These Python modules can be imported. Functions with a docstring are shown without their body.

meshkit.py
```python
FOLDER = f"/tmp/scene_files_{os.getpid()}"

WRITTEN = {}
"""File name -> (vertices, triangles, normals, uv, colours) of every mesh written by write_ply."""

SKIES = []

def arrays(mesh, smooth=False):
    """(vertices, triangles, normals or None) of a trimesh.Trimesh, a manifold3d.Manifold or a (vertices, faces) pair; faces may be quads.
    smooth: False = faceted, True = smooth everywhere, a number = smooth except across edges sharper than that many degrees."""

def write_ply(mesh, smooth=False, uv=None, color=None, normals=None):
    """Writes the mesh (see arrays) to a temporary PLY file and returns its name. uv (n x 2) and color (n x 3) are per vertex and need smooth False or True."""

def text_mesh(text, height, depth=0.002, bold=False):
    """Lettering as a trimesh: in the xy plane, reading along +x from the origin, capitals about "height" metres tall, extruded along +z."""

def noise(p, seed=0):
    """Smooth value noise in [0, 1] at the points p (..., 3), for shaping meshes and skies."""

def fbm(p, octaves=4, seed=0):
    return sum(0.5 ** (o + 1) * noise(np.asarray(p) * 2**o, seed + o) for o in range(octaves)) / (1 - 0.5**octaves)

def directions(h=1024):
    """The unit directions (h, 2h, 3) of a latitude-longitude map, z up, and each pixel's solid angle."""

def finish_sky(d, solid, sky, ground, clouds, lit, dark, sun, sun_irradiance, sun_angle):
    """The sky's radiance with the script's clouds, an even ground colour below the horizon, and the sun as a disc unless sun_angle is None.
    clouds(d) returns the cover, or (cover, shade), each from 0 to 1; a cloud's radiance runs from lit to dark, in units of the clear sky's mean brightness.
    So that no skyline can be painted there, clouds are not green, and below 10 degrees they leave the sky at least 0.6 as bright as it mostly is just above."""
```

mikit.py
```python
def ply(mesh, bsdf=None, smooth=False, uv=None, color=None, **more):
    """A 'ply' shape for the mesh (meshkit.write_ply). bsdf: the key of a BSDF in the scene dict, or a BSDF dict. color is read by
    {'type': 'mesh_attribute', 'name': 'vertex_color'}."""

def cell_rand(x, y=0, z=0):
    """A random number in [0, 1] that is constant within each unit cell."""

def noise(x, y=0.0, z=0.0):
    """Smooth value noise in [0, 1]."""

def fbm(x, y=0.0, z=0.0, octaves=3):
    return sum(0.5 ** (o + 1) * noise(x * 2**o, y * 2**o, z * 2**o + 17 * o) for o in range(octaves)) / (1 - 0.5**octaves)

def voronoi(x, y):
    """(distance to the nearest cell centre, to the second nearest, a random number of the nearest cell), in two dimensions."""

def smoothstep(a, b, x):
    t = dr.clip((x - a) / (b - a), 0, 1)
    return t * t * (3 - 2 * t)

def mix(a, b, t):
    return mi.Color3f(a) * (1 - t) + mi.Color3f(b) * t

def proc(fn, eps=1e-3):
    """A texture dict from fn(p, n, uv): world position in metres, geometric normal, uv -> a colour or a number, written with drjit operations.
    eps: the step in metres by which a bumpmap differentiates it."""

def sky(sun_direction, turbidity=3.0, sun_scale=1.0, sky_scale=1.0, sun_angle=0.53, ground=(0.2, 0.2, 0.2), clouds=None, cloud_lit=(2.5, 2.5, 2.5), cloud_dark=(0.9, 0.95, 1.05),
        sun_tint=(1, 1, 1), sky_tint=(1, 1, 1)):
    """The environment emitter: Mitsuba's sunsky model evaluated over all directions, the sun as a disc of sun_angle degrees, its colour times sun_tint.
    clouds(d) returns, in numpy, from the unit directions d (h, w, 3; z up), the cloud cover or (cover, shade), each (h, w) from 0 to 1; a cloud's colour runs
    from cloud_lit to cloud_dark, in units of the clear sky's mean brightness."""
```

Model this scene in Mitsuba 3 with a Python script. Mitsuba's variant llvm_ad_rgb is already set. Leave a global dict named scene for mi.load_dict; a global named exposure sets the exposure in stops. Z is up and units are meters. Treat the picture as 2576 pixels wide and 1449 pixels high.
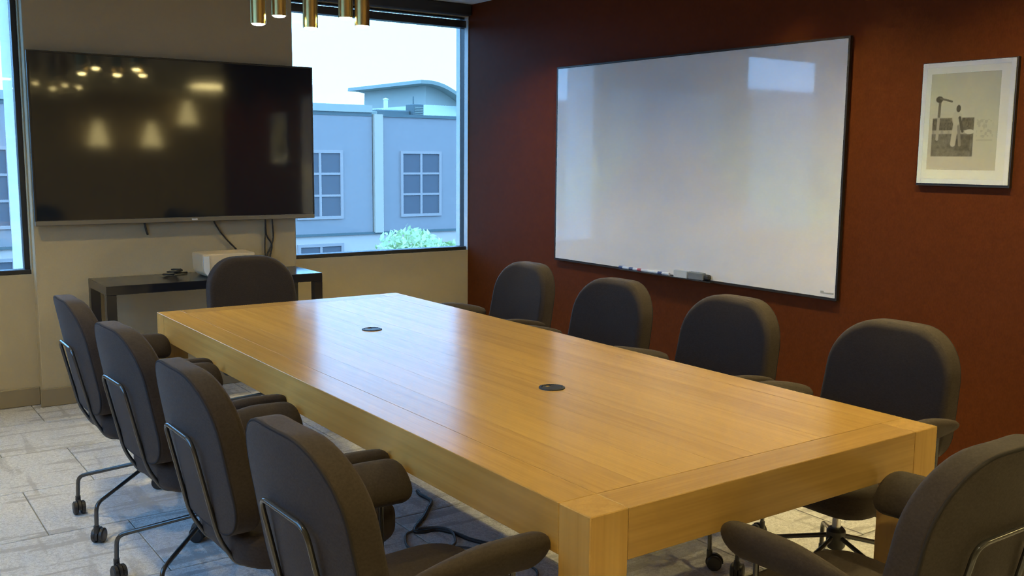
import math, random
import numpy as np, trimesh, drjit as dr, mitsuba as mi, mikit, meshkit
from shapely.geometry import Polygon, box as sbox
from shapely.ops import unary_union
from mikit import noise, fbm, cell_rand, smoothstep, mix, voronoi

T = mi.ScalarTransform4f
PI = math.pi
rng = random.Random(7)
scene, labels = {}, {}

# ------------------------------------------------------------------ camera
FPX, YAW, PITCH, ROLL, CAM_H = 2465.4, 0.6162, -0.1342, 0.0096, 1.4453
def camera_matrix():
    cy, sy, cp, sp = math.cos(YAW), math.sin(YAW), math.cos(PITCH), math.sin(PITCH)
    f = np.array([sy*cp, cy*cp, sp]); r = np.array([cy, -sy, 0]); u = np.cross(r, f)
    c, s = math.cos(ROLL), math.sin(ROLL)
    r2, u2 = c*r+s*u, -s*r+c*u
    m = np.eye(4); m[:3, 0] = -r2; m[:3, 1] = u2; m[:3, 2] = f; m[:3, 3] = [0, 0, CAM_H]
    return m
scene['camera'] = {'type': 'perspective', 'fov': math.degrees(2*math.atan(1288/FPX)), 'fov_axis': 'x',
                   'near_clip': 0.05, 'far_clip': 500.0, 'to_world': T(camera_matrix())}

# ------------------------------------------------------------------ sky (bright haze), exposure
SKY_SCALE = 16.0
def cloud_cover(d):
    n = meshkit.fbm(d * np.array([3, 3, 6.0]) + 5.0, 4, 3)
    return np.full(d.shape[:2], 0.92), np.clip(0.25 + 0.6 * (n - 0.5), 0, 1)
scene['sky'] = mikit.sky((-0.35, -0.75, 0.62), turbidity=4.0, sun_scale=0.0, sky_scale=SKY_SCALE, ground=(0.2, 0.2, 0.2),
                         clouds=cloud_cover, cloud_lit=(0.63, 1.66, 3.2), cloud_dark=(0.60, 1.56, 3.0), sky_tint=(0.6, 0.95, 1.35))
scene['sky']['sampling_weight'] = 10.0
exposure = 0.0
WARM = np.array([1.0, 0.79, 0.32])
PENDANT_FAR, PENDANT_NEAR, DOWN_LEFT, DOWN_RIGHT, DOWN_LOUNGE, LOUNGE_POWER = 75.0, 65.0, 1350.0, 1750.0, 42.0, 5.0

# ------------------------------------------------------------------ materials
def pri(c, r=0.5, **k):
    base = {'type': 'rgb', 'value': list(map(float, c))} if not isinstance(c, dict) else c
    return {'type': 'principled', 'base_color': base, 'roughness': r, **k}
def mat(name, b, two=True):
    scene[name] = {'type': 'twosided', 'bsdf': b} if two else b
    return name

def wood_fn(axis, tone):
    def fn(p, n, uv):
        a, b, c = (p.y, p.x, p.z) if axis == 'y' else ((p.x, p.y, p.z) if axis == 'x' else (p.z, p.x, p.y))
        s = fbm(b*55 + 3*tone, a*1.6 + 11*tone, c*55, 3)
        w = fbm(b*9 + 5*tone, a*0.7 + 2*tone, c*9, 2)
        f = noise(b*260, a*9, c*260)
        t = dr.clip(0.15 + 0.75*s + 0.35*(w-0.5) + 0.22*(f-0.5), 0, 1)
        k = {'y': 0.78, 'x': 0.71, 'z': 0.84}[axis]; r, g_ = 0.02*tone, 0.012*tone
        return mix((k*(0.42+r), k*(0.235+g_), k*0.066), (k*(0.60+r), k*(0.38+g_), k*0.125), t)
    return fn
for ax, tn in (('y', 0), ('y', 1), ('y', 2), ('x', 0), ('z', 0)):
    tint = {'x': -1.6}.get(ax, tn)
    mat(f'm_wood_{ax}{tn}', pri(mikit.proc(wood_fn(ax, tint)), 0.21, specular=0.19))

def carpet_fn(seed):
    def fn(p, n, uv):
        g = noise(p.x*420, p.y*420, 3.0)*0.6 + noise(p.x*130, p.y*130, seed)*0.4
        st = smoothstep(0.60, 0.74, fbm(p.x*3.1 + 7*seed, p.y*26.0 + 3*seed, 0.0, 3))
        s2 = smoothstep(0.63, 0.76, fbm(p.x*22 + seed, p.y*2.6, 5.0 + seed, 3))
        t = dr.clip(0.45 + 0.55*(g-0.5)*2 - 0.5*st - 0.35*s2, 0, 1)
        return mix((0.36, 0.35, 0.345), (0.68 + 0.02*seed, 0.675 + 0.02*seed, 0.67 + 0.02*seed), t)
    return fn
for k in range(3):
    mat(f'm_carpet{k}', pri(mikit.proc(carpet_fn(k)), 0.95, specular=0.1))
mat('m_carpet_gap', pri((0.20, 0.19, 0.17), 0.95, specular=0.1))

def brown_fn(p, n, uv):
    t = fbm(p.y*38, p.z*38, p.x*5, 3)*0.6 + noise(p.y*300, p.z*160, 0)*0.4
    return mix((0.060, 0.0140, 0.0026), (0.086, 0.0205, 0.0042), t)
mat('m_brown', pri(mikit.proc(brown_fn), 0.62, specular=0.10))
def beige_fn(p, n, uv):
    t = fbm(p.x*3, p.z*3, p.y*3, 2)*0.5 + noise(p.x*240, p.z*240, p.y*240)*0.5
    return mix((0.375, 0.315, 0.205), (0.415, 0.352, 0.240), t)
mat('m_beige', pri(mikit.proc(beige_fn), 0.7, specular=0.3))
mat('m_baseboard', pri((0.24, 0.20, 0.135), 0.6, specular=0.3))
mat('m_ceiling', pri((0.52, 0.52, 0.50), 0.9, specular=0.1))
mat('m_stucco', pri((0.868, 0.868, 0.868), 0.9, specular=0.1))
mat('m_alu', pri((0.660, 0.684, 0.696), 0.5))
mat('m_dark_frame', pri((0.018, 0.018, 0.020), 0.4))
mat('m_glass', {'type': 'thindielectric', 'int_ior': 1.5}, two=False)

def fabric_fn(p, n, uv):
    g = noise(p.x*700, p.y*700, p.z*700)*0.5 + noise(p.x*230, p.y*230, p.z*230)*0.5
    return mix((0.0205, 0.0155, 0.0138), (0.036, 0.0278, 0.025), g)
mat('m_fabric', pri(mikit.proc(fabric_fn), 0.9, specular=0.2, sheen=1.0, sheen_tint=0.2))
mat('m_piping', pri((0.019, 0.017, 0.019), 0.9, specular=0.2))
mat('m_black_rod', pri((0.020, 0.020, 0.022), 0.15, specular=0.9))
mat('m_plastic', pri((0.013, 0.013, 0.015), 0.45))
mat('m_chrome', pri((0.75, 0.75, 0.76), 0.18, metallic=1.0))
mat('m_black_desk', pri((0.010, 0.011, 0.016), 0.16, specular=0.6))
mat('m_tv_body', pri((0.012, 0.012, 0.014), 0.4))
mat('m_tv_screen', pri((0.005, 0.011, 0.020), 0.06, specular=0.9))
mat('m_tv_chin', pri((0.20, 0.20, 0.20), 0.35, metallic=0.6))
mat('m_tv_logo', pri((0.8, 0.8, 0.8), 0.3))
mat('m_cable', pri((0.016, 0.016, 0.018), 0.5))
mat('m_cable_grey', pri((0.06, 0.065, 0.075), 0.5))
mat('m_board', pri((0.90, 0.86, 0.83), 0.02, specular=1.0))
mat('m_board_edge', pri((0.012, 0.010, 0.010), 0.4))
mat('m_white_plastic', pri((0.72, 0.72, 0.70), 0.35))
mat('m_cream', pri((0.66, 0.53, 0.35), 0.4))
mat('m_marker', pri((0.75, 0.75, 0.77), 0.35))
mat('m_cap_red', pri((0.35, 0.06, 0.08), 0.4))
mat('m_cap_blue', pri((0.04, 0.06, 0.18), 0.4))
mat('m_eraser', pri((0.12, 0.14, 0.18), 0.8))
mat('m_acrylic', pri((0.52, 0.56, 0.60), 0.2))
mat('m_brass', pri((0.62, 0.42, 0.16), 0.28, metallic=1.0))
mat('m_mat_board', pri((0.88, 0.87, 0.80), 0.7, specular=0.2))
mat('m_picture_frame', pri((0.90, 0.89, 0.86), 0.4))
mat('m_frame_side', pri((0.014, 0.012, 0.012), 0.45))
mat('m_mark_grey', pri((0.33, 0.33, 0.33), 0.6))
# exterior
mat('m_facade', pri((0.341, 0.294, 0.284), 0.85, specular=0.1))
mat('m_facade_light', pri((0.662, 0.513, 0.440), 0.85, specular=0.1))
mat('m_parapet', pri((0.428, 0.408, 0.349), 0.8, specular=0.1))
mat('m_ext_trim', pri((0.566, 0.460, 0.361), 0.7, specular=0.1))
mat('m_ext_white', pri((0.82, 0.82, 0.82), 0.8, specular=0.1))
mat('m_ext_dark', pri((0.117, 0.142, 0.138), 0.7))
mat('m_ext_pane', pri((0.136, 0.130, 0.142), 0.5, specular=0.2))
mat('m_ext_frame', pri((0.437, 0.350, 0.323), 0.7, specular=0.1))
mat('m_arch_roof', pri((0.273, 0.285, 0.238), 0.6))
mat('m_ground', pri((0.18, 0.18, 0.17), 0.95))
mat('m_bark', pri((0.12, 0.09, 0.06), 0.9))
mat('m_leaf', pri((0.50, 0.58, 0.30), 0.6, specular=0.2))
mat('m_leaf_pale', pri((0.68, 0.74, 0.46), 0.6, specular=0.2))
mat('m_lounge_wall', pri((0.40, 0.33, 0.22), 0.8, specular=0.1))

def emit(c, weight=1.0): return {'type': 'area', 'sampling_weight': weight, 'radiance': {'type': 'rgb', 'value': [float(x) for x in c]}}

# ------------------------------------------------------------------ mesh helpers
def bx(x0, x1, y0, y1, z0, z1):
    return trimesh.creation.box(bounds=[[x0, y0, z0], [x1, y1, z1]])
def cbx(x0, x1, y0, y1, z0, z1, c=0.003):
    """a box with chamfered edges (hull)"""
    P = []
    for x, sx in ((x0, 1), (x1, -1)):
        for y, sy in ((y0, 1), (y1, -1)):
            for z, sz in ((z0, 1), (z1, -1)):
                P += [(x+sx*c, y+sy*c, z), (x+sx*c, y, z+sz*c), (x, y+sy*c, z+sz*c)]
    return trimesh.convex.convex_hull(np.array(P))
def cat(*m): return trimesh.util.concatenate(list(m))
def cyl(p0, p1, r, n=24, r1=None):
    return tube([p0, p1], r, n, r1=r1)
def fillet(pts, rad, n=6):
    pts = [np.array(p, float) for p in pts]; out = [pts[0]]
    for i in range(1, len(pts)-1):
        a, b, c = pts[i-1], pts[i], pts[i+1]
        u, v = a-b, c-b; lu, lv = np.linalg.norm(u), np.linalg.norm(v)
        d = min(rad, 0.45*lu, 0.45*lv); p, q = b+u/lu*d, b+v/lv*d
        for t in np.linspace(0, 1, n): out.append((1-t)**2*p + 2*t*(1-t)*b + t*t*q)
    out.append(pts[-1]); return out
def smooth_path(pts, n=8):
    P = np.array(pts, float); P = np.vstack([2*P[0]-P[1], P, 2*P[-1]-P[-2]]); out = []
    for i in range(1, len(P)-2):
        a, b, c, d = P[i-1:i+3]
        for t in np.linspace(0, 1, n, endpoint=False):
            out.append(0.5*((2*b)+(-a+c)*t+(2*a-5*b+4*c-d)*t*t+(-a+3*b-3*c+d)*t**3))
    out.append(P[-2]); return out
def tube(pts, r, n=10, closed=False, r1=None):
    P = np.array(pts, float); m = len(P)
    tan = np.roll(P, -1, 0)-np.roll(P, 1, 0)
    if not closed: tan[0] = P[1]-P[0]; tan[-1] = P[-1]-P[-2]
    tan /= np.linalg.norm(tan, axis=1, keepdims=True)
    ref = np.array([0, 0, 1.0]) if abs(tan[0, 2]) < 0.9 else np.array([1.0, 0, 0])
    u = np.cross(ref, tan[0]); u /= np.linalg.norm(u); V = []
    ang = np.arange(n)*2*PI/n
    for i in range(m):
        u = u-tan[i]*np.dot(u, tan[i]); u /= np.linalg.norm(u); w = np.cross(tan[i], u)
        rr = r if r1 is None else r+(r1-r)*i/(m-1)
        V.append(P[i]+rr*(np.cos(ang)[:, None]*u+np.sin(ang)[:, None]*w))
    V = np.vstack(V); F = []
    for i in range(m if closed else m-1):
        j = (i+1) % m
        for k in range(n):
            l = (k+1) % n
            F += [(i*n+k, i*n+l, j*n+l), (i*n+k, j*n+l, j*n+k)]
    if not closed:
        V = np.vstack([V, P[0], P[-1]])
        for k in range(n):
            l = (k+1) % n
            F += [(len(V)-2, l, k), (len(V)-1, (m-1)*n+k, (m-1)*n+l)]
    return trimesh.Trimesh(V, F, process=False)
def lathe(prof, n=32, c=(0, 0, 0)):
    """prof: (r, z) from bottom to top"""
    V, F = [], []; ang = np.arange(n)*2*PI/n
    for r, z in prof: V.append(np.stack([c[0]+r*np.cos(ang), c[1]+r*np.sin(ang), np.full(n, c[2]+z)], 1))
    V = np.vstack(V)
    for i in range(len(prof)-1):
        for k in range(n):
            l = (k+1) % n
            F += [(i*n+k, i*n+l, (i+1)*n+l), (i*n+k, (i+1)*n+l, (i+1)*n+k)]
    return trimesh.Trimesh(V, F, process=False)
def rings(R, cap0=True, cap1=True):
    """loft closed rings of equal count"""
    n = len(R[0]); V = np.vstack(R); F = []
    for i in range(len(R)-1):
        for k in range(n):
            l = (k+1) % n
            F += [(i*n+k, i*n+l, (i+1)*n+l), (i*n+k, (i+1)*n+l, (i+1)*n+k)]
    for flag, i, rev in ((cap0, 0, True), (cap1, len(R)-1, False)):
        if flag:
            V = np.vstack([V, np.mean(R[i], 0)]); c = len(V)-1
            for k in range(n):
                l = (k+1) % n
                F.append((c, i*n+l, i*n+k) if rev else (c, i*n+k, i*n+l))
    m = trimesh.Trimesh(V, F, process=False)
    if m.volume < 0: m.invert()
    return m
def outline(pts, radii, n=10):
    """rounded polygon -> (N,2)"""
    P = [np.array(p, float) for p in pts]; out = []; m = len(P)
    for i in range(m):
        a, b, c = P[i-1], P[i], P[(i+1) % m]
        u, v = (a-b), (c-b); lu, lv = np.linalg.norm(u), np.linalg.norm(v); u, v = u/lu, v/lv
        th = math.acos(np.clip(np.dot(u, v), -1, 1)); d = min(radii[i]/math.tan(th/2), 0.49*lu, 0.49*lv); r = d*math.tan(th/2)
        bis = (u+v)/np.linalg.norm(u+v); o = b+bis*r/math.sin(th/2)
        s, e = b+u*d-o, b+v*d-o
        a0 = math.atan2(s[1], s[0]); a1 = math.atan2(e[1], e[0]); da = (a1-a0+PI) % (2*PI)-PI
        for t in np.linspace(0, 1, n): out.append(o+r*np.array([math.cos(a0+da*t), math.sin(a0+da*t)]))
    out = np.array(out)
    seg = np.vstack([out, out[:1]]); L = np.r_[0, np.cumsum(np.linalg.norm(np.diff(seg, axis=0), axis=1))]
    s = np.linspace(0, L[-1], 97)[:-1]
    return np.stack([np.interp(s, L, seg[:, 0]), np.interp(s, L, seg[:, 1])], 1)
def inset(o, d):
    t = np.roll(o, -1, 0)-np.roll(o, 1, 0); t /= np.linalg.norm(t, axis=1, keepdims=True)
    nrm = np.stack([-t[:, 1], t[:, 0]], 1); c = o.mean(0)
    if np.sum(nrm*(c-o)) < 0: nrm = -nrm
    return o+nrm*d
def pad(o, th, r0, r1, dome=0.01, dome0=0.0):
    """cushion: outline o, from depth 0 (rounding r0) to depth th (rounding r1); returns (a,b,depth) rings mesh verts"""
    R = []
    c = o.mean(0)
    def ring(q, d): return np.column_stack([q, np.full(len(q), d)])
    base = inset(o, r0)
    for s in (0.12, 0.45, 0.8): R.append(ring(c+(base-c)*s, -dome0*(1-s*s)))
    for a in np.linspace(0, PI/2, 6): R.append(ring(inset(o, r0*(1-math.sin(a))), r0*(1-math.cos(a))))
    for a in np.linspace(0, PI/2, 7): R.append(ring(inset(o, r1*(1-math.cos(a))), th-r1+r1*math.sin(a)))
    top = inset(o, r1)
    for s in (0.85, 0.6, 0.3, 0.08): R.append(ring(c+(top-c)*s, th+dome*(1-s*s)))
    return rings(R)
def mapped(m, fn):
    m = m.copy(); m.vertices = fn(np.array(m.vertices)); 
    if m.volume < 0: m.invert()
    return m

# ------------------------------------------------------------------ scene helpers
used = {}
def numbered(name):
    k = used.get(name, -1)+1; used[name] = k
    return name if k == 0 else f'{name}_{k:03d}'
def obj(name, mesh, m, parent=None, smooth=False, **more):
    key = numbered(name if parent is None else f'{parent}__{name}')
    scene[key] = mikit.ply(mesh, m, smooth, **more)
    return key
def thing(name, label, cat_, group=None):
    key = numbered(name); labels[key] = {'label': label, 'category': cat_}
    if group: labels[key]['group'] = group
    return key
def tag(key, label, cat_=None, group=None, kind=None):
    d = labels.setdefault(key, {}); d['label'] = label
    if cat_: d['category'] = cat_
    if group: d['group'] = group
    if kind: d['kind'] = kind
    return key
def struct(name, mesh, m, label, cat_):
    return tag(obj(name, mesh, m), label, cat_, kind='structure')

# ------------------------------------------------------------------ room shell
XL, XR, YB, YP, ZC = -0.45, 3.89, 6.06, 5.98, 2.505
YW = 6.21                   # outer face of the window wall
WL0, WL1 = -0.22, 0.963     # left window
WR0, WR1 = 2.50, XR         # right window
WZ0, WZ1 = 0.755, 2.425
YE = 0.55                   # where the brown wall ends and the lounge opens
LX, LY = 8.2, -6.5          # lounge far corner

struct('floor', bx(XL-.2, LX+.2, LY-.2, YW, -0.12, -0.006), 'm_carpet_gap', 'grey carpeted floor under the table and chairs', 'floor')
TS = 0.578
tile_mesh = mikit.ply(cbx(-TS/2+.0025, TS/2-.0025, -TS/2+.0025, TS/2-.0025, -0.006, 0.0, 0.0015), 'm_carpet0')
rows = range(-8, 5)
for j in rows:
    y = 3.918+TS*(j+0.5)-0.0
    if y+TS/2 > YP+0.02 and y-TS/2 > YP: continue
    for i in range(-3, 7):
        x = 0.92+TS*(i+0.5)+(TS/2 if j % 2 == 0 else 0)
        x0, x1, y0, y1 = x-TS/2, x+TS/2, y-TS/2, y+TS/2
        x0, x1, y1 = max(x0, XL), min(x1, XR), min(y1, YB)
        if x1-x0 < 0.02 or y1-y0 < 0.02: continue
        key = numbered('floor__carpet_tile')
        m = f'm_carpet{rng.randrange(3)}'
        if x1-x0 > TS-1e-6 and y1-y0 > TS-1e-6:
            scene[key] = {**tile_mesh, 'bsdf': {'type': 'ref', 'id': m}, 'to_world': T().translate([x, y, 0])}
        else:
            scene[key] = mikit.ply(cbx(x0+.0025, x1-.0025, y0+.0025, y1-.0025, -0.006, 0.0, 0.0015), m)
obj('lounge_carpet', cat(bx(XL, LX, LY, 3.918-8*TS, -0.006, 0), bx(XR+.1, LX, 3.918-8*TS, YE, -0.006, 0)), 'm_carpet1', 'floor')

struct('ceiling', bx(XL-.2, LX+.2, LY-.2, YW, ZC, ZC+.12), 'm_ceiling', 'pale ceiling over the meeting room', 'ceiling')

def wall_with_holes(x0, x1, z0, z1, holes):
    P = sbox(x0, z0, x1, z1)
    for h in holes: P = P.difference(sbox(*h))
    m = trimesh.creation.extrude_polygon(P, YW-YB, engine='earcut')
    m.vertices = np.column_stack([m.vertices[:, 0], YW-m.vertices[:, 2], m.vertices[:, 1]])
    if m.volume < 0: m.invert()
    return m
struct('wall_back', wall_with_holes(XL-.2, XR+.2, 0, ZC, [(WL0, WZ0, WL1, WZ1), (WR0, WZ0, WR1, WZ1)]), 'm_beige', 'beige wall under the windows behind the television', 'wall')
PX0, PX1 = 0.971, 2.517
struct('pillar', cbx(PX0, PX1, YP, YB+.02, 0, ZC, 0.004), 'm_beige', 'shallow beige wall pier that carries the television', 'wall')
struct('wall_right', bx(XR, XR+.1, YE, YW, 0, ZC), 'm_brown', 'dark brown textured wall behind the whiteboard', 'wall')
WY0, WY1 = 1.8, 4.25
struct('wall_left', cat(bx(XL-.15, XL, LY, WY0, 0, ZC), bx(XL-.15, XL, WY1, YB, 0, ZC), bx(XL-.15, XL, WY0, WY1, 0, WZ0), bx(XL-.15, XL, WY0, WY1, WZ1, ZC)), 'm_beige', 'beige side wall opposite the whiteboard', 'wall')
struct('wall_lounge', cat(bx(XL, LX, LY-.15, LY, 0, ZC), bx(LX, LX+.15, LY, YE+.1, 0, ZC), bx(XR+.1, LX, YE, YE+.1, 0, ZC)), 'm_lounge_wall', 'warm walls of the lounge behind the camera', 'wall')
def base(name, x0, x1, y0, y1): struct(name, cbx(x0, x1, y0, y1, 0, 0.105, 0.004), 'm_baseboard', 'tan baseboard along the foot of the wall', 'baseboard')
base('baseboard_back_left', XL, PX0-.001, YB-.012, YB)
base('baseboard_back_right', PX1+.001, XR, YB-.012, YB)
base('baseboard_pillar', PX0-.012, PX1+.012, YP-.012, YP)
base('baseboard_right', XR-.012, XR, YE, YB-.012)

# windows -------------------------------------------------
def window(n, x0, x1, label):
    w = f'window_{n}'
    yf0, yf1 = YB+.045, YB+.10
    fr = 0.028
    labels[w] = {'label': label, 'category': 'window', 'kind': 'structure'}
    jr = 0.006 if n == 2 else fr
    scene[f'{w}__frame'] = mikit.ply(cat(cbx(x0, x0+fr, yf0, yf1, WZ0, WZ1), cbx(x1-jr, x1, yf0, yf1, WZ0, WZ1, .002),
                                         cbx(x0, x1, yf0-.03, yf1, WZ0, WZ0+.025), cbx(x0, x1, yf0, yf1, WZ1-.012, WZ1)), 'm_dark_frame')
    scene[f'{w}__crossbar'] = mikit.ply(cbx(x0, x1, yf0-.02, yf1, 2.350, 2.400), 'm_dark_frame')
    g = bx(x0+fr/2, x1-jr/2, YB+.07, YB+.0701, WZ0+.012, 2.375)
    def sheet(z0, z1): return trimesh.Trimesh([(x0+.003, YB+.07, z0), (x1-.003, YB+.07, z0), (x1-.003, YB+.07, z1), (x0+.003, YB+.07, z1)], [(0, 1, 2), (0, 2, 3)], process=False)
    scene[f'{w}__pane'] = mikit.ply(sheet(WZ0+.012, 2.375), 'm_glass')
    scene[f'{w}__pane_001'] = mikit.ply(sheet(2.375, WZ1-.004), 'm_glass')
window(1, WL0, WL1, 'window beside the television, cut by the picture edge, white jamb outside')
window(2, WR0, WR1, 'large window between the television and the brown wall')
labels['window_3'] = {'label': 'side window opposite the whiteboard, outside the picture', 'category': 'window', 'kind': 'structure'}
scene['window_3__frame'] = mikit.ply(cat(bx(XL-.09, XL-.04, WY0, WY0+.03, WZ0, WZ1), bx(XL-.09, XL-.04, WY1-.03, WY1, WZ0, WZ1), bx(XL-.09, XL-.04, WY0, WY1, WZ0, WZ0+.025), bx(XL-.09, XL-.04, WY0, WY1, WZ1-.025, WZ1), bx(XL-.09, XL-.04, 3.0, 3.04, WZ0, WZ1)), 'm_dark_frame')
scene['window_3__pane'] = mikit.ply(trimesh.Trimesh([(XL-.065, WY0+.003, WZ0+.003), (XL-.065, WY1-.003, WZ0+.003), (XL-.065, WY1-.003, WZ1-.003), (XL-.065, WY0+.003, WZ1-.003)], [(0, 1, 2), (0, 2, 3)], process=False), 'm_glass')
struct('trim_1', cat(bx(XR-.006, XR-.001, YB-.002, YB+.045, WZ0, 2.425), bx(XR-.010, XR-.001, YB+.10, YW, WZ0, 2.425)), 'm_alu', 'pale metal jamb where the window meets the brown wall', 'window trim')
struct('trim_2', bx(WL1-.004, WL1+.006, YB+.10, YW+.02, WZ0, WZ1), 'm_alu', 'pale metal jamb of the window beside the television', 'window trim')
for n, (x0, x1) in enumerate(((WR0+.02, XR-.004), (WL0, WL1))):
    b = thing('roller_blind', ('dark rolled up blind across the top of the window by the brown wall', 'dark rolled up blind above the window cut by the picture edge')[n], 'blind')
    obj('cassette', cbx(x0, x1, YB-.05, YB-.002, 2.425, ZC, 0.008), 'm_dark_frame', b)
    obj('blind_roll', cyl((x0+.01, YB-.028, 2.44), (x1-.01, YB-.028, 2.44), 0.018), 'm_tv_body', b, 40)
struct('trim_3', bx(PX0-.03, PX1+.03, YW, 6.55, -4.0, 3.2), 'm_stucco', 'white stucco pier outside the window', 'wall')
struct('wall_outside', cat(bx(-14, 14, YW-.02, YW+.0, -4, -0.12), bx(-14, 14, YW-.02, YW, ZC+.12, 3.2), bx(-14, XL-.2, YW-.02, YW, -0.12, ZC+.12), bx(XR+.2, 14, YW-.02, YW, -0.12, ZC+.12)), 'm_stucco', 'outer wall of the own building around the windows', 'wall')

# ------------------------------------------------------------------ conference table
TX0, TX1, TY0, TY1, TZ = 1.1829, 2.3693, 1.3992, 4.3649, 0.75
tb = thing('conference_table', 'long rectangular honey oak conference table with square legs', 'table')
BW, AP = 0.10, 0.110
NP = 8
xs = np.linspace(TX0+BW, TX1-BW, NP+1)
for i in range(NP):
    obj('plank', cbx(xs[i]+.0001, xs[i+1]-.0001, TY0+BW+.0004, TY1-BW-.0004, TZ-.03, TZ, .0003), f'm_wood_y{[0,2,1,0,1,2,0,1][i]}', tb)
for x0, x1 in ((TX0, TX0+BW), (TX1-BW, TX1)):
    k = obj('side_rail', cbx(x0, x1, TY0+BW+.0004, TY1-BW-.0004, TZ-AP, TZ, .0015), 'm_wood_y1', tb)
for y0, y1 in ((TY0, TY0+BW), (TY1-BW, TY1)):
    k = obj('end_rail', cbx(TX0+BW+.0004, TX1-BW-.0004, y0, y1, TZ-AP, TZ, .0015), 'm_wood_x0', tb)
for x0 in (TX0, TX1-BW):
    for y0 in (TY0, TY1-BW):
        obj('leg', cbx(x0, x0+BW, y0, y0+BW, 0.0, TZ, .002), 'm_wood_z0', tb)
obj('underside', bx(TX0+BW, TX1-BW, TY0+BW, TY1-BW, TZ-.05, TZ-.031), 'm_wood_y0', tb)
for (gx, gy, lab) in ((1.776, 2.294, 'round black cable grommet in the wooden tabletop close to the camera'), (1.778, 3.478, 'round black cable grommet in the blue window reflection on the tabletop')):
    g = thing('cable_grommet', lab, 'grommet', 'cable grommets in the tabletop')
    obj('rim', lathe([(0.030, 0.0003), (0.040, 0.0003), (0.0395, 0.003), (0.034, 0.0042), (0.0315, 0.0036), (0.030, 0.0003)], 40, (gx, gy, TZ)), 'm_plastic', g, 40)
    cov = Polygon([(0.0295*math.cos(a), 0.0295*math.sin(a)) for a in np.linspace(0, 2*PI, 40)]).difference(sbox(-0.009, 0.012, 0.009, 0.04))
    cm = trimesh.creation.extrude_polygon(cov, 0.002, engine='earcut'); cm.apply_translation([gx, gy, TZ+.0006])
    obj('cover', cm, 'm_plastic', g)

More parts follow.
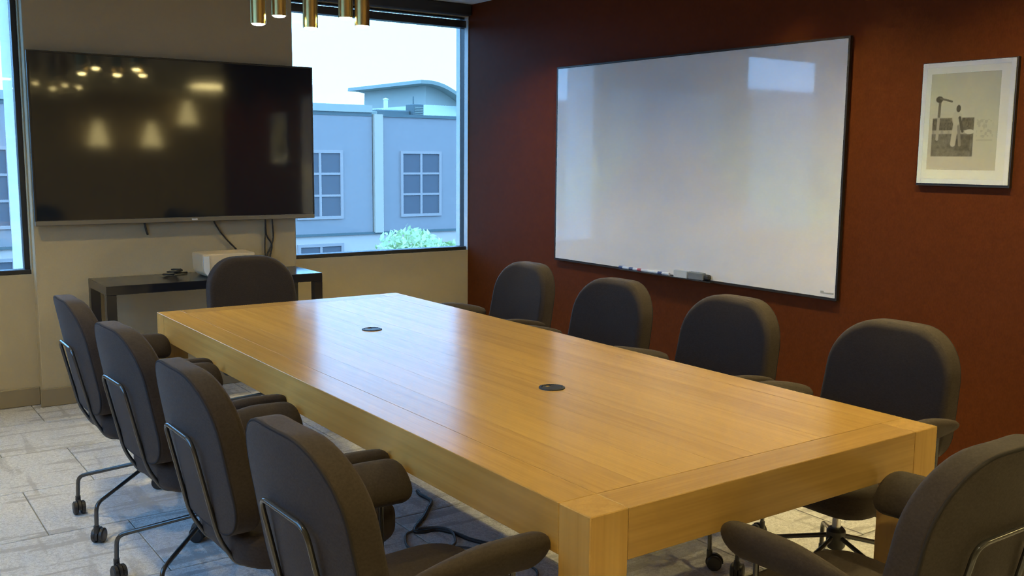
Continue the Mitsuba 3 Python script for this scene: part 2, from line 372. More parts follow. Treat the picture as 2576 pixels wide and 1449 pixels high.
# ------------------------------------------------------------------ chairs
def back_map(v):
    # v: (y, z, depth from rear) -> chair local
    y, z, d = v[:, 0], v[:, 1], v[:, 2]
    x = -0.292+d+0.42*y*y*np.clip(1.0, 0, 1)-math.tan(math.radians(10))*(z-0.70)
    return np.column_stack([x, y, z])
back_o = outline([(-0.240, 0.475), (0.240, 0.475), (0.226, 0.907), (-0.226, 0.907)], [0.11, 0.11, 0.168, 0.168])
M_back = mapped(pad(back_o, 0.078, 0.010, 0.026, 0.010, 0.0), back_map)
pip = inset(back_o, 0.0045)
M_pip = tube(back_map(np.column_stack([pip, np.full(len(pip), 0.004)])), 0.0042, 6, closed=True)
seat_o = outline([(-0.215, -0.225), (0.245, -0.235), (0.245, 0.235), (-0.215, 0.225)], [0.12, 0.10, 0.10, 0.12])
M_seat = mapped(pad(seat_o, 0.100, 0.035, 0.032, 0.010, 0.0), lambda v: np.column_stack([v[:, 0], v[:, 1], 0.378+v[:, 2]]))
def arm_mesh(s):
    R = []; th = math.radians(-44)
    u = np.array([0, -s*math.cos(th), math.sin(th)])       # major axis: inwards and down
    w = np.array([0, -s*math.sin(-th), math.cos(th)])
    xs_ = np.concatenate([np.linspace(-0.185, 0.109, 16), 0.109+0.044*np.sin(np.linspace(0.15, PI/2*0.97, 8))])
    for x in xs_:
        k = 1.0 if x < 0.109 else math.sqrt(max(0.0, 1-((x-0.109)/0.044)**2))
        tr = min(1.0, 0.30+0.70*((x+0.185)/0.20)**0.7) if x < 0.015 else 1.0
        a, b = 0.062*tr*(0.35+0.65*k), 0.032*min(1, tr*1.1)*(0.12+0.88*k)
        c = np.array([x, s*0.272, 0.627+0.010*(1-((x)/0.2)**2)])
        ang = np.arange(28)*2*PI/28
        ca, sa = np.cos(ang), np.sin(ang)
        ea = np.sign(ca)*np.abs(ca)**0.95; eb = np.sign(sa)*np.abs(sa)**0.95
        R.append(c+a*ea[:, None]*u+b*eb[:, None]*w)
    return rings(R)
M_arm = {s: arm_mesh(s) for s in (1, -1)}
def post_mesh(x, s):
    return tube(fillet([(x, s*0.272, 0.618), (x, s*0.268, 0.366), (x*0.6, s*0.06, 0.366)], 0.03), 0.0062, 10)
M_post = {(x, s): post_mesh(x, s) for x in (0.075, -0.095) for s in (1, -1)}
loop = [(-0.02, -0.10, 0.370), (-0.195, -0.108, 0.372), (-0.247, -0.112, 0.46), (-0.308, -0.108, 0.728), (-0.308, 0.108, 0.728), (-0.247, 0.112, 0.46), (-0.195, 0.108, 0.372), (-0.02, 0.10, 0.370)]
M_loop = tube(fillet(loop, 0.035, 7), 0.0062, 12)
M_plate = cbx(-0.11, 0.12, -0.09, 0.09, 0.335, 0.378, 0.008)
M_col = lathe([(0.0, 0.22), (0.014, 0.22), (0.014, 0.345), (0.0, 0.345)], 24)
M_hub = lathe([(0.0, 0.185), (0.024, 0.185), (0.030, 0.195), (0.030, 0.245), (0.022, 0.255), (0.0, 0.255)], 28)
def leg_mesh(a):
    P = fillet([(0.015, 0, 0.228), (0.318, 0, 0.152), (0.322, 0, 0.062)], 0.03)
    m = tube(P, 0.0075, 10); m.apply_transform(trimesh.transformations.rotation_matrix(a, [0, 0, 1])); return m
def caster_mesh(a, tw):
    ms = []
    for s in (-1, 1):
        w = lathe([(0.0, 0.0), (0.022, 0.0), (0.027, 0.004), (0.027, 0.014), (0.022, 0.018), (0.0, 0.018)], 24)
        w.apply_transform(trimesh.transformations.rotation_matrix(PI/2, [1, 0, 0])); w.apply_translation([0.018, 0.009+ (0.0135 if s > 0 else -0.0135), 0.0272]); ms.append(w)
    hood = [( 0.018+0.031*math.cos(t), 0.0272+0.031*math.sin(t)) for t in np.linspace(-0.1, PI+0.35, 16)]
    hp = Polygon(hood+[(0.018-0.008, 0.028), (0.018+0.012, 0.026)]).buffer(0)
    hm = trimesh.creation.extrude_polygon(hp, 0.010, engine='earcut'); hm.vertices = np.column_stack([hm.vertices[:, 0], hm.vertices[:, 2]-0.005, hm.vertices[:, 1]])
    if hm.volume < 0: hm.invert()
    ms += [hm, cyl((0, 0, 0.04), (0, 0, 0.070), 0.010, 12)]
    m = cat(*ms); m.apply_transform(trimesh.transformations.rotation_matrix(tw, [0, 0, 1])); m.apply_translation([0.322, 0, 0])
    m.apply_transform(trimesh.transformations.rotation_matrix(a, [0, 0, 1])); return m
def ply_(m, mt, s=35): return mikit.ply(m, mt, s)
CH = {'backrest': ply_(M_back, 'm_fabric', 60), 'backrest__piping': ply_(M_pip, 'm_piping', True), 'seat': ply_(M_seat, 'm_fabric', 60),
      'armrest': ply_(M_arm[1], 'm_fabric', 60), 'armrest_001': ply_(M_arm[-1], 'm_fabric', 60),
      'armrest__post': ply_(M_post[(0.075, 1)], 'm_black_rod'), 'armrest__post_001': ply_(M_post[(-0.095, 1)], 'm_black_rod'),
      'armrest_001__post': ply_(M_post[(0.075, -1)], 'm_black_rod'), 'armrest_001__post_001': ply_(M_post[(-0.095, -1)], 'm_black_rod'),
      'back_rod': ply_(M_loop, 'm_black_rod', 60), 'seat_plate': ply_(M_plate, 'm_plastic', False), 'gas_column': ply_(M_col, 'm_chrome'), 'base_hub': ply_(M_hub, 'm_plastic')}
BASE = {}
for k in range(5):
    a = PI+(k-0.5)*2*PI/5
    sfx = '' if k == 0 else f'_{k:03d}'
    BASE[f'leg{sfx}'] = ply_(leg_mesh(a), 'm_black_rod', 50)
    BASE[f'leg{sfx}__caster'] = ply_(caster_mesh(a, 2.2+1.3*k), 'm_plastic')
def chair(x, y, deg, label, base_deg=0.0):
    c = thing('office_chair', label, 'chair', 'taupe office chairs around the table')
    w = T().translate([x, y, 0]).rotate([0, 0, 1], deg)
    for k, d in CH.items(): scene[f'{c}__{k}'] = {**d, 'to_world': w}
    w2 = T().translate([x, y, 0]).rotate([0, 0, 1], deg+base_deg)
    for k, d in BASE.items(): scene[f'{c}__{k}'] = {**d, 'to_world': w2}
    labels[f'{c}__gas_column'] = {'label': 'chrome gas column'}
    return c
side = 'taupe swivel chair with black rod frame at the long table side, '
chair(1.030, 1.83, 2, side+'closest to the camera', 3)
chair(1.029, 2.52, 1, side+'second from the camera', 0)
chair(1.030, 3.22, 3, side+'third from the camera', 4)
chair(1.029, 3.91, 0, side+'closest to the television', -2)
far = 'taupe padded swivel chair along the brown wall, '
chair(2.640, 1.885, 180, far+'closest to the camera, overlapping the table corner', 8)
chair(2.625, 2.59, 180, far+'second from the camera, hiding the wall socket', -6)
chair(2.590, 3.24, 181, far+'third from the camera, under the eraser', 30)
chair(2.650, 4.00, 178, far+'closest to the windows, under the whiteboard corner', 0)
chair(1.835, 4.72, -90, 'taupe padded swivel chair at the head of the table before the black desk', 4)
chair(1.838, 1.235, 90, 'taupe swivel chair seen from behind at the near table end, cut by the frame', 10)

# ------------------------------------------------------------------ television
TVX0, TVX1, TVZ0, TVZ1, TVY = 0.972, 2.623, 1.062, 1.988, 5.92
tv = thing('television', 'very large wall-mounted black flat television', 'television')
obj('back_shell', cbx(TVX0+.03, TVX1-.03, TVY+.022, TVY+.045, TVZ0+.03, TVZ1-.03, .006), 'm_tv_body', tv)
obj('bezel', cat(cbx(TVX0, TVX0+.010, TVY, TVY+.025, TVZ0-.004, TVZ1, .002), cbx(TVX1-.010, TVX1, TVY, TVY+.025, TVZ0-.004, TVZ1, .002), cbx(TVX0, TVX1, TVY, TVY+.025, TVZ1-.010, TVZ1, .002), bx(TVX0+.004, TVX1-.004, TVY+.008, TVY+.025, TVZ0, TVZ1-.004)), 'm_tv_body', tv)
obj('screen', bx(TVX0+.010, TVX1-.010, TVY+.003, TVY+.007, TVZ0+.001, TVZ1-.010), 'm_tv_screen', tv)
ch = obj('chin', cbx(TVX0, TVX1, TVY-.001, TVY+.025, TVZ0-.028, TVZ0, .003), 'm_tv_chin', tv)
tag(ch, 'silver grey strip under the screen')
obj('logo', bx(1.83, 1.865, TVY-.002, TVY, TVZ0-.019, TVZ0-.009), 'm_tv_logo', ch)
obj('wall_mount', bx(1.5, 2.1, TVY+.045, YP, 1.3, 1.7), 'm_tv_body', tv)
def cable(path, r, label, m='m_cable', n=8):
    return tag(obj('cable', tube(smooth_path(path), r, n), m, None, 60), label, 'cable')
cable([(1.562, 5.957, 1.082), (1.565, 5.957, 1.03), (1.571, 5.955, 0.99), (1.580, 5.955, 0.962)], 0.006, 'short black cable end hanging under the television')
cable([(1.955, 5.957, 1.085), (1.985, 5.955, 1.01), (2.05, 5.965, 0.92), (2.12, 5.965, 0.845), (2.17, 5.945, 0.79), (2.20, 5.90, 0.745), (2.22, 5.80, 0.734)], 0.005, 'black cable slanting from the television down to the desk')
cable([(2.302, 5.957, 1.085), (2.304, 5.955, 1.0), (2.312, 5.962, 0.93), (2.345, 5.962, 0.87), (2.33, 5.955, 0.80), (2.31, 5.93, 0.744), (2.29, 5.86, 0.735)], 0.005, 'black cable looping beside the window under the television')
cable([(2.345, 5.957, 1.085), (2.350, 5.955, 1.0), (2.356, 5.965, 0.91), (2.335, 5.965, 0.85), (2.31, 5.96, 0.80), (2.305, 5.94, 0.745), (2.33, 5.85, 0.735)], 0.005, 'second black cable hanging beside the window, crossing the loop')
cable([(2.304, 5.957, 1.05), (2.303, 5.962, 0.95), (2.300, 5.966, 0.84), (2.30, 5.95, 0.75), (2.27, 5.88, 0.735)], 0.004, 'straight black cable dropping behind the desk beside the loop')

# ------------------------------------------------------------------ black desk
DX0, DX1, DY0, DY1, DZ, DL = 1.232, 2.482, 5.505, 5.93, 0.728, 0.052
dk = thing('console_desk', 'glossy black square-legged desk against the wall under the television', 'desk')
obj('desk_top', cbx(DX0, DX1, DY0, DY1, DZ-.05, DZ, .002), 'm_black_desk', dk)
for x in (DX0, DX1-DL):
    for y in (DY0, DY1-DL): obj('leg', cbx(x, x+DL, y, y+DL, 0, DZ-.05, .002), 'm_black_desk', dk)
# cream device with a rounded end
dv = thing('desktop_device', 'cream white box with a rounded pale end lying on the black desk', 'device')
prof = outline([(1.787, DZ), (2.10, DZ), (2.10, DZ+0.139), (1.783, DZ+0.139)], [0.055, 0.02, 0.012, 0.012])
Rv = []
for y, d in ((5.600, 0.012), (5.603, 0.004), (5.610, 0.0), (5.785, 0.0), (5.795, 0.006)):
    q = inset(prof, d); Rv.append(np.column_stack([q[:, 0], np.full(len(q), y), q[:, 1]]))
obj('case', rings(Rv), 'm_cream', dv, 40)
pp = Polygon(inset(prof, 0.005)); band = pp.difference(Polygon([(a_+0.034, b_) for a_, b_ in inset(prof, 0.005)]+[]).buffer(0)).intersection(sbox(1.7, DZ, 1.93, DZ+.125))
band = max(getattr(band, 'geoms', [band]), key=lambda g: g.area)
bm = trimesh.creation.extrude_polygon(band, 0.012, engine='earcut'); bm.vertices = np.column_stack([bm.vertices[:, 0], 5.594+bm.vertices[:, 2], bm.vertices[:, 1]]); bm.invert() if bm.volume < 0 else None
obj('end_cap', bm, 'm_white_plastic', dv)
labels[dv+'__end_cap'] = {'label': 'pale grey end face'}
cp = [(1.64+0.035*math.cos(t)+0.004*t, 5.80+0.030*math.sin(t), DZ+0.006+0.002*t) for t in np.linspace(0, 5.5*PI, 60)]
tag(obj('cable', tube(cp+[(1.70, 5.86, DZ+.01), (1.78, 5.88, DZ+.006)], 0.005, 8), 'm_cable', None, 60), 'small black coil of cable on the black desk', 'cable')

# ------------------------------------------------------------------ whiteboard with markers and eraser
BX, BY0, BY1, BZ0, BZ1 = 3.8665, 2.833, 4.986, 0.789, 1.9945
wb = thing('whiteboard', 'large glossy glass whiteboard on the brown wall', 'whiteboard')
obj('glass_panel', cbx(BX, BX+.005, BY0+.006, BY1-.006, BZ0+.006, BZ1-.006, .0012), 'm_board', wb)
obj('edge_frame', cat(bx(BX-.001, BX+.018, BY0-.004, BY0+.006, BZ0-.004, BZ1+.004), bx(BX-.001, BX+.018, BY1-.006, BY1+.004, BZ0-.004, BZ1+.004), bx(BX-.001, BX+.018, BY0, BY1, BZ0-.006, BZ0+.006), bx(BX-.001, BX+.018, BY0, BY1, BZ1-.006, BZ1+.004)), 'm_board_edge', wb)
obj('backing', bx(BX+.006, XR, BY0+.05, BY1-.05, BZ0+.04, BZ1-.04), 'm_board_edge', wb)
em = [bx(BX-.0012, BX+.0005, y-w/2, y+w/2, z, z+h) for y, w, z, h in ((2.912, 0.018, 0.812, 0.012), (2.888, 0.034, 0.812, 0.005), (2.860, 0.026, 0.8125, 0.006))]
tag(obj('maker_mark', cat(*em), 'm_mark_grey', wb), 'tiny faded grey mark in the corner')
ty0, ty1, tz = 3.60, 4.33, BZ0+.006
tr = thing('marker_tray', 'narrow ledge along the whiteboard bottom edge holding markers', 'tray')
obj('ledge', cbx(BX-.032, BX-.0015, ty0, ty1, tz-.010, tz-.004, .001), 'm_board_edge', tr)
mk = [(4.285, 0.10, 'm_cap_blue', 'white marker with dark cap at the window end of the whiteboard ledge'), (4.195, 0.06, 'm_cap_blue', 'white marker with dark cap standing second on the whiteboard ledge'),
      (4.125, 0.03, 'm_cap_red', 'white marker with reddish cap on the whiteboard ledge'), (4.035, 0.05, 'm_marker', 'plain white marker tilted in the middle of the ledge'), (3.955, 0.04, 'm_cap_blue', 'white marker next to the pale holder, fifth from the window')]
for i, (y, tl, cm_, lab) in enumerate(mk):
    m_ = thing('marker', lab, 'marker', 'markers on the whiteboard ledge')
    x = BX-.017; r = 0.008; z = tz-.004+r
    obj('barrel', cyl((x, y-.035, z), (x, y+.020, z), r, 14), 'm_marker', m_, 40)
    obj('cap', cyl((x, y+.020, z), (x, y+.052, z), r*1.06, 14), cm_, m_, 40)
hd = thing('pen_holder', 'pale translucent pen holder between the markers and the eraser', 'holder')
obj('shell', cat(cbx(BX-.030, BX-.027, 3.775, 3.875, tz-.004, tz+.034, .001), cbx(BX-.006, BX-.003, 3.775, 3.875, tz-.004, tz+.034, .001), cbx(BX-.027, BX-.006, 3.775, 3.778, tz-.004, tz+.034, .001), cbx(BX-.027, BX-.006, 3.872, 3.875, tz-.004, tz+.034, .001)), 'm_acrylic', hd)
er = thing('board_eraser', 'grey felt eraser with black grip on the whiteboard ledge', 'eraser')
obj('felt', cbx(BX-.031, BX-.002, 3.655, 3.765, tz-.004, tz+.036, .004), 'm_eraser', er)
obj('grip', cbx(BX-.031, BX-.003, 3.612, 3.654, tz+.002, tz+.030, .008), 'm_plastic', er)

# ------------------------------------------------------------------ framed picture
QX, QY0, QY1, QZ0, QZ1 = 3.868, 2.062, 2.460, 1.346, 1.846
pc = thing('framed_picture', 'white-framed black and white photograph hanging on the brown wall', 'picture')
obj('frame', cat(cbx(QX, QX+.004, QY0, QY0+.020, QZ0, QZ1, .001), cbx(QX, QX+.004, QY1-.020, QY1, QZ0, QZ1, .001), cbx(QX, QX+.004, QY0+.02, QY1-.02, QZ0, QZ0+.020, .001), cbx(QX, QX+.004, QY0+.02, QY1-.02, QZ1-.020, QZ1, .001)), 'm_picture_frame', pc)
tag(obj('frame_side', bx(QX+.004, XR, QY0-.006, QY1+.003, QZ0-.010, QZ1+.003), 'm_frame_side', pc), 'black side of the frame')
IY0, IY1, IZ0, IZ1 = 2.118, 2.418, 1.404, 1.800
obj('mat_board', cat(bx(QX+.0012, QX+.004, QY0+.02, IY0, QZ0+.02, QZ1-.02), bx(QX+.0012, QX+.004, IY1, QY1-.02, QZ0+.02, QZ1-.02), bx(QX+.0012, QX+.004, IY0, IY1, QZ0+.02, IZ0), bx(QX+.0012, QX+.004, IY0, IY1, IZ1, QZ1-.02)), 'm_mat_board', pc)
def print_fn(p, n, uv):
    u = (IY1-p.y)/(IY1-IY0); v = (p.z-IZ0)/(IZ1-IZ0)      # u to the right, v up
    def rect(a, b, c, d, e=0.008): return smoothstep(a-e, a+e, u)*(1-smoothstep(b-e, b+e, u))*smoothstep(c-e, c+e, v)*(1-smoothstep(d-e, d+e, v))
    def ell(cx, cy, rx, ry): return 1-smoothstep(0.8, 1.15, dr.sqrt(((u-cx)/rx)**2+((v-cy)/ry)**2))
    def limb(x0, y0, x1, y1, w):
        dx, dy = x1-x0, (y1-y0)*1.3; t = dr.clip(((u-x0)*dx+(v-y0)*1.3*dy)/(dx*dx+dy*dy), 0, 1)
        d = dr.sqrt((u-x0-t*dx)**2+((v-y0)*1.3-t*dy)**2); return 1-smoothstep(w*0.7, w*1.2, d)
    g = mi.Float(0.56)+0.02*noise(u*9, v*9, 1)
    def put(g, m, c): return g*(1-m)+c*m
    g = put(g, rect(0.10, 0.66, 0.14, 0.72)*0.5, 0.60)
    g = put(g, rect(0.05, 0.66, 0.41, 0.54), 0.045+0.08*noise(u*60, v*60, 2))
    g = put(g, rect(0.05, 0.66, 0.37, 0.41), 0.32+0.15*noise(u*30, v*10, 4))
    g = put(g, rect(0.05, 0.66, 0.14, 0.375), 0.06+0.16*fbm(u*26, v*30, 3.0, 3))
    g = put(g, rect(0.40, 0.62, 0.20, 0.36)*0.5, 0.03)
    g = put(g, limb(0.13, 0.32, 0.14, 0.60, 0.022), 0.42)
    g = put(g, limb(0.14, 0.56, 0.145, 0.70, 0.020), 0.12)
    g = put(g, ell(0.135, 0.735, 0.055, 0.035), 0.05)
    g = put(g, limb(0.15, 0.745, 0.32, 0.71, 0.014), 0.10)
    g = put(g, limb(0.40, 0.50, 0.37, 0.27, 0.040), 0.50)
    g = put(g, limb(0.44, 0.46, 0.47, 0.26, 0.022), 0.25)
    g = put(g, ell(0.41, 0.535, 0.075, 0.075), 0.52)
    g = put(g, ell(0.425, 0.635, 0.033, 0.038), 0.06)
    g = put(g, limb(0.45, 0.54, 0.50, 0.40, 0.020), 0.06)
    g = put(g, ell(0.60, 0.395, 0.07, 0.025), 0.62)
    g = put(g, rect(0.70, 0.93, 0.33, 0.52)*smoothstep(0.5, 0.7, noise(u*30, v*40, 7))*0.35, 0.30)
    g = put(g, rect(0.70, 0.93, 0.30, 0.315)*0.35, 0.30)
    return mi.Color3f(g*1.02, g, g*0.86)
mat('m_print', pri(mikit.proc(print_fn), 0.6, specular=0.2))
tag(obj('print', bx(QX+.003, QX+.0045, IY0, IY1, IZ0, IZ1), 'm_print', pc), 'black and white print of a standing figure beside a post')
obj('glazing', trimesh.Trimesh([(QX+.0006, QY0+.02, QZ0+.02), (QX+.0006, QY1-.02, QZ0+.02), (QX+.0006, QY1-.02, QZ1-.02), (QX+.0006, QY0+.02, QZ1-.02)], [(0, 1, 2), (0, 2, 3)], process=False), 'm_glass', pc)

# wall socket
so = thing('wall_socket', 'white wall socket on the brown wall, half hidden by a chair back', 'socket')
obj('cover_plate', cbx(XR-.006, XR, 3.78, 3.858, 0.425, 0.50, .003), 'm_white_plastic', so)
obj('plug', cbx(XR-.030, XR-.006, 3.80, 3.835, 0.445, 0.478, .006), 'm_white_plastic', so)

# ------------------------------------------------------------------ pendants
pend = [(1.614, 4.20, 2.001, 'first'), (1.709, 4.20, 2.043, 'second'), (1.856, 4.20, 2.004, 'third'), (2.005, 4.15, 2.055, 'fourth'), (2.062, 4.10, 2.019, 'fifth')]
near = [(1.62, 1.72, 2.04, ''), (1.75, 1.60, 2.08, ''), (1.88, 1.70, 2.03, ''), (2.0, 1.62, 2.07, ''), (2.1, 1.74, 2.05, '')]
order = {'first': 'first from the television side', 'second': 'second, raised higher beside the window edge', 'third': 'third, hanging alone before the window', 'fourth': 'fourth, shorter of the joined pair', 'fifth': 'fifth, lower of the joined pair'}
def pendant(x, y, z, label, group, power):
    p = thing('pendant_lamp', label, 'lamp', group)
    r, L = 0.033, 0.36
    obj('tube', lathe([(r-.003, 0.03), (r-.003, 0.0), (r, 0.0), (r, L), (0.006, L+.004), (0.0, L+.004)], 32, (x, y, z)), 'm_brass', p, 40)
    obj('cord', cyl((x, y, z+L), (x, y, ZC-.02), 0.0025, 8), 'm_cable', p, 60)
    obj('ceiling_rose', lathe([(0.0, -0.02), (0.03, -0.02), (0.032, -0.015), (0.032, 0.0), (0.0, 0.0)], 24, (x, y, ZC)), 'm_brass', p, 40)
    d = lathe([(0.0, -0.009), (0.012, -0.0082), (0.022, -0.006), (r-.0035, 0.0), (r-.0035, 0.006), (0.0, 0.006)], 24, (x, y, z))
    obj('bulb', d, 'm_ceiling', p, emitter=emit(WARM*power, 0.3))
    labels[p+'__bulb'] = {'label': 'glowing warm white lamp opening'}
for x, y, z, o in pend: pendant(x, y, z, f'brass tube pendant lamp over the table, {order[o]}', 'brass pendant lamps', PENDANT_FAR)
for i, (x, y, z, o) in enumerate(near): pendant(x, y, z, 'brass tube pendant lamp of the cluster above the near table end', 'brass pendant lamps near the camera', PENDANT_NEAR)

# ceiling downlights
spots = ['window side by the near table end', 'window side by the table middle', 'window side by the television', 'beside the brown wall near the camera', 'in front of the framed picture',
         'in front of the whiteboard', 'by the window and the brown wall', 'behind the chairs near the camera']
for i, (x, y) in enumerate(((0.35, 1.3), (0.35, 3.4), (0.35, 5.0), (3.22, 0.8), (3.22, 1.9), (3.22, 2.95), (3.1, 5.0), (1.05, 0.3))):
    d = thing('ceiling_downlight', 'round warm downlight on the meeting room ceiling, ' + spots[i], 'lamp', 'ceiling downlights')
    obj('ring', lathe([(0.050, -0.004), (0.050, -0.058), (0.055, -0.058), (0.055, 0.0), (0.050, -0.001)], 32, (x, y, ZC)), 'm_plastic', d, 40)
    e = trimesh.creation.cylinder(radius=0.0485, height=0.004, sections=24); e.apply_translation([x, y, ZC-.008])
    obj('lens', e, 'm_ceiling', d, emitter=emit(WARM*(DOWN_LEFT if x < 1.0 else DOWN_RIGHT)))

# lounge behind the camera: wall lamps whose glow shows in the television
for i, (x, z) in enumerate(((4.05, 1.55), (4.95, 1.55), (5.6, 1.95), (6.7, 1.85), (2.4, 1.45))):
    s = thing('wall_sconce', 'warm cone wall lamp in the lounge behind the camera', 'lamp', 'lounge wall lamps')
    c = lathe([(0.17, 0.0), (0.05, 0.42)], 28, (x, LY+.2, z))
    obj('shade', c, 'm_white_plastic', s, True, emitter=emit(WARM*LOUNGE_POWER, 0.15))
    obj('bracket', bx(x-.01, x+.01, LY, LY+.19, z+.40, z+.42), 'm_brass', s)
for i, (x, y) in enumerate(((2.2, -3.8), (5.2, -3.8), (6.6, -1.6))):
    d = thing('ceiling_panel_light', ('square ceiling light panel of the lounge by the left wall', 'square ceiling light panel in the middle of the lounge', 'square ceiling light panel of the lounge beyond the brown wall')[i], 'lamp', 'lounge ceiling panels')
    obj('frame', cat(bx(x-.33, x+.33, y-.33, y-.30, ZC-.03, ZC), bx(x-.33, x+.33, y+.30, y+.33, ZC-.03, ZC), bx(x-.33, x-.30, y-.30, y+.30, ZC-.03, ZC), bx(x+.30, x+.33, y-.30, y+.30, ZC-.03, ZC)), 'm_alu', d)
    obj('diffuser', bx(x-.30, x+.30, y-.30, y+.30, ZC-.02, ZC-.012), 'm_ceiling', d, emitter=emit(WARM*DOWN_LOUNGE, 0.5))

# cables on the floor under the table
cable([(2.03, 3.56, .006), (2.018, 3.511, .006), (2.016, 3.42, .006), (1.96, 3.35, .006), (1.90, 3.28, .006), (1.80, 3.18, .006), (1.812, 3.145, .006), (1.874, 3.132, .006), (1.912, 3.06, .006), (1.93, 2.97, .006), (1.99, 2.86, .006), (2.1, 2.75, .006)], 0.008, 'thick black cable bent over the carpet under the table')
loop_c = [(1.80+0.10*math.cos(t)+0.01*math.sin(3*t), 3.06+0.11*math.sin(t), .006+0.006*(t > 5)) for t in np.linspace(0.3, 2*PI+1.4, 26)]
cable(loop_c, 0.005, 'dark grey cable loop on the carpet under the table', 'm_cable_grey')
cable([(1.70, 3.02, .005), (1.74, 2.90, .005), (1.84, 2.95, .006), (1.95, 2.80, .005), (1.97, 2.62, .005), (1.88, 2.52, .005)], 0.0045, 'thin grey cable trailing beyond the loop under the table', 'm_cable_grey')

# ------------------------------------------------------------------ outside
struct('ground', bx(-60, 80, YW+.4, 90, -4.2, -4.0), 'm_ground', 'street level outside the windows', 'ground')
YF = 25.0
bd = thing('office_building', 'pale blue office building with white-framed windows across the street', 'building')
obj('wall', bx(-20.2, 12.84, YF, YF+12, -0.76, 2.5), 'm_facade', bd)
obj('wall', bx(13.14, 26, YF, YF+12, -0.76, 2.5), 'm_facade', bd)
tag(obj('lower_wall', bx(-20.2, 26, YF+.02, YF+12, -4, -0.80), 'm_facade_light', bd), 'lighter ground floor wall')
obj('parapet', bx(-20.2, 12.83, YF-.06, YF+12, 2.60, 2.80), 'm_parapet', bd)
tag(obj('cornice', bx(-20.2, 12.83, YF-.02, YF+12, 2.50, 2.60), 'm_ext_dark', bd), 'dark line under the parapet')
obj('cornice', bx(13.16, 26, YF-.05, YF+12, 2.50, 2.58), 'm_ext_dark', bd)
obj('pilaster', bx(12.87, 13.14, YF-.10, YF+1, -0.76, 2.56), 'm_ext_trim', bd)
obj('belt_course', bx(-20.2, 26, YF-.05, YF+12, -0.80, -0.735), 'm_ext_dark', bd)
obj('wing', bx(-40, -20.25, YF-.3, YF+12, -4, 3.95), 'm_facade', bd)
def far_window(xr, z0, rows, w=1.26):
    x0, x1 = xr-w, xr; h = rows*0.595; z1 = z0+h
    f = obj('window', cat(bx(x0-.05, x0+.03, YF-.05, YF+.02, z0-.05, z1+.05), bx(x1-.03, x1+.05, YF-.05, YF+.02, z0-.05, z1+.05), bx(x0, x1, YF-.05, YF+.02, z0-.05, z0+.03), bx(x0, x1, YF-.05, YF+.02, z1-.03, z1+.05),
                          bx(x0+w/2-.035, x0+w/2+.035, YF-.04, YF+.02, z0, z1), *[bx(x0, x1, YF-.04, YF+.02, z0+h*i/rows-.03, z0+h*i/rows+.03) for i in range(1, rows)]), 'm_ext_frame', bd)
    for i in range(rows):
        for c in range(2):
            obj('pane', bx(x0+c*w/2+.02, x0+(c+1)*w/2-.02, YF-.012, YF+.01, z0+h*i/rows+.02, z0+h*(i+1)/rows-.02), 'm_ext_pane', f)
for xr in (-8.0, -5.2, -2.2, 0.7, 3.60, 6.35, 9.11, 11.87, 15.04, 18.2): far_window(xr, -0.285, 3)
for xr in (0.7, 3.60, 6.35, 9.11, 11.87): far_window(xr, -2.25, 2)
for x, z in ((15.86, 1.55), (15.88, 0.87)): obj('wall_light', cbx(x-.06, x+.06, YF-.14, YF, z-.07, z+.09, .02), 'm_ext_dark', bd)
# rooftop storey with a curved roof
ph = thing('rooftop_storey', 'rooftop storey with a curved overhanging roof above the blue building', 'building')
YQ = 32.0; s = YQ/25.0
def up(x, z): return x*s, CAM_H+(z-CAM_H)*s
arc_c = [(14.17, 3.545), (14.6, 3.53), (15.0, 3.43), (15.4, 3.24), (15.75, 3.02), (15.95, 2.87)]
arc = np.array([up(*q) for q in arc_c]); arc = np.array(smooth_path(np.column_stack([arc[:, 0], arc[:, 1], 0*arc[:, 0]]), 5))[:, :2]
th_ = 0.10*s
poly = Polygon(list(arc)+[(x-.02, z-th_) for x, z in arc[::-1]])
m = trimesh.creation.extrude_polygon(poly, 6.0, engine='earcut'); m.vertices = np.column_stack([m.vertices[:, 0], YQ-.6+m.vertices[:, 2], m.vertices[:, 1]]); m.invert() if m.volume < 0 else None
obj('curved_roof', m, 'm_arch_roof', ph)
wx0, zb = up(14.57, 2.88)
wall_poly = Polygon([(wx0, zb)]+[(x, z-th_*0.5) for x, z in arc if x > wx0]+[(arc[-1, 0], zb)])
m = trimesh.creation.extrude_polygon(wall_poly, 5.0, engine='earcut'); m.vertices = np.column_stack([m.vertices[:, 0], YQ+m.vertices[:, 2], m.vertices[:, 1]]); m.invert() if m.volume < 0 else None
obj('wall', m, 'm_parapet', ph)
tag(obj('white_wall', bx(wx0, arc[-1, 0]+.3, YQ-.02, YQ+5, 2.82, zb), 'm_ext_white', ph), 'bright white lower wall')
ac = thing('air_conditioner', 'dark air conditioning box on the flat roof under the curved roof', 'air conditioner')
obj('cabinet', cbx(14.75, 15.10, 26.0, 26.5, 2.58, 2.95, .02), 'm_ext_dark', ac)
obj('grille', cat(*[bx(14.78, 15.07, 25.98, 26.0, 2.64+.05*i, 2.66+.05*i) for i in range(5)]), 'm_arch_roof', ac)
obj('aerial', tube([(14.85, 26.2, 2.95), (14.85, 26.2, 3.18)], 0.02, 8), 'm_ext_dark', ac)
rl = thing('roof_duct', 'low dark duct lying along the flat roof', 'duct')
obj('duct', cbx(13.6, 14.75, 26.2, 26.7, 2.58, 2.76, .03), 'm_ext_dark', rl)
obj('duct_end', cbx(13.42, 13.62, 26.15, 26.75, 2.58, 2.70, .02), 'm_arch_roof', rl)
fp = thing('roof_flue', 'pale slim flue pipe standing on the flat roof', 'pipe')
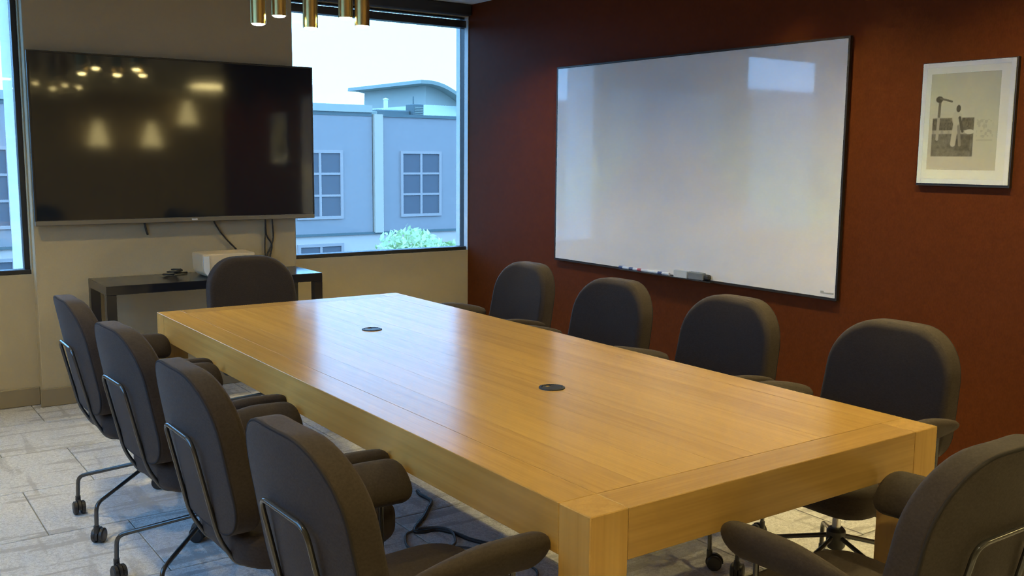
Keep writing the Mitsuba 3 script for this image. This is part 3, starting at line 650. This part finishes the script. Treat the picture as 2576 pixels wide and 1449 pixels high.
obj('pipe', lathe([(0.0, 2.58), (0.065, 2.58), (0.065, 3.06), (0.0, 3.06)], 16, (14.05, 26.45, 0)), 'm_ext_white', fp, 40)
obj('cap', lathe([(0.085, 3.06), (0.085, 3.09), (0.0, 3.12)], 16, (14.05, 26.45, 0)), 'm_ext_white', fp, 40)
# leafy tree top below the window
def leaves(c, rad, n, seed, size):
    R = np.random.default_rng(seed); V, F = [], []
    d = R.normal(size=(n, 3)); d /= np.linalg.norm(d, axis=1, keepdims=True)
    P = np.array(c)+d*np.array(rad)*(0.45+0.55*R.random((n, 1)))*(0.85+0.3*meshkit.noise(d*3+seed)[:, None])
    a = R.normal(size=(n, 3)); a /= np.linalg.norm(a, axis=1, keepdims=True)
    b = np.cross(a, R.normal(size=(n, 3))); b /= np.linalg.norm(b, axis=1, keepdims=True)
    L = size*(0.7+0.6*R.random((n, 1)))
    q = np.stack([P-a*L, P+b*L*0.4, P+a*L, P-b*L*0.4], 1).reshape(-1, 3)
    i = np.arange(n)[:, None]*4
    return trimesh.Trimesh(q, np.vstack([i+[0, 1, 2], i+[0, 2, 3]]), process=False)
tr_ = thing('street_tree', 'pale green tree top in front of the blue building below the window', 'tree')
obj('trunk', tube([(9.6, 17.0, -4.0), (9.65, 17.05, -2.6), (9.6, 17.0, -1.2)], 0.11, 10, r1=0.05), 'm_bark', tr_, 60)
k = obj('foliage', cat(leaves((9.55, 17, -0.80), (0.75, 0.8, 0.85), 2400, 1, 0.085), leaves((10.4, 17.2, -0.85), (0.8, 0.7, 0.55), 1700, 2, 0.085), leaves((8.95, 17.1, -1.0), (0.5, 0.6, 0.6), 900, 3, 0.08), leaves((11.1, 17.3, -1.0), (0.5, 0.6, 0.5), 900, 8, 0.08)), 'm_leaf_pale', tr_)
labels[k] = {'kind': 'stuff'}
k = obj('foliage', cat(leaves((9.9, 17.1, -1.0), (1.5, 0.8, 0.7), 1700, 5, 0.09)), 'm_leaf', tr_)
labels[k] = {'kind': 'stuff'}
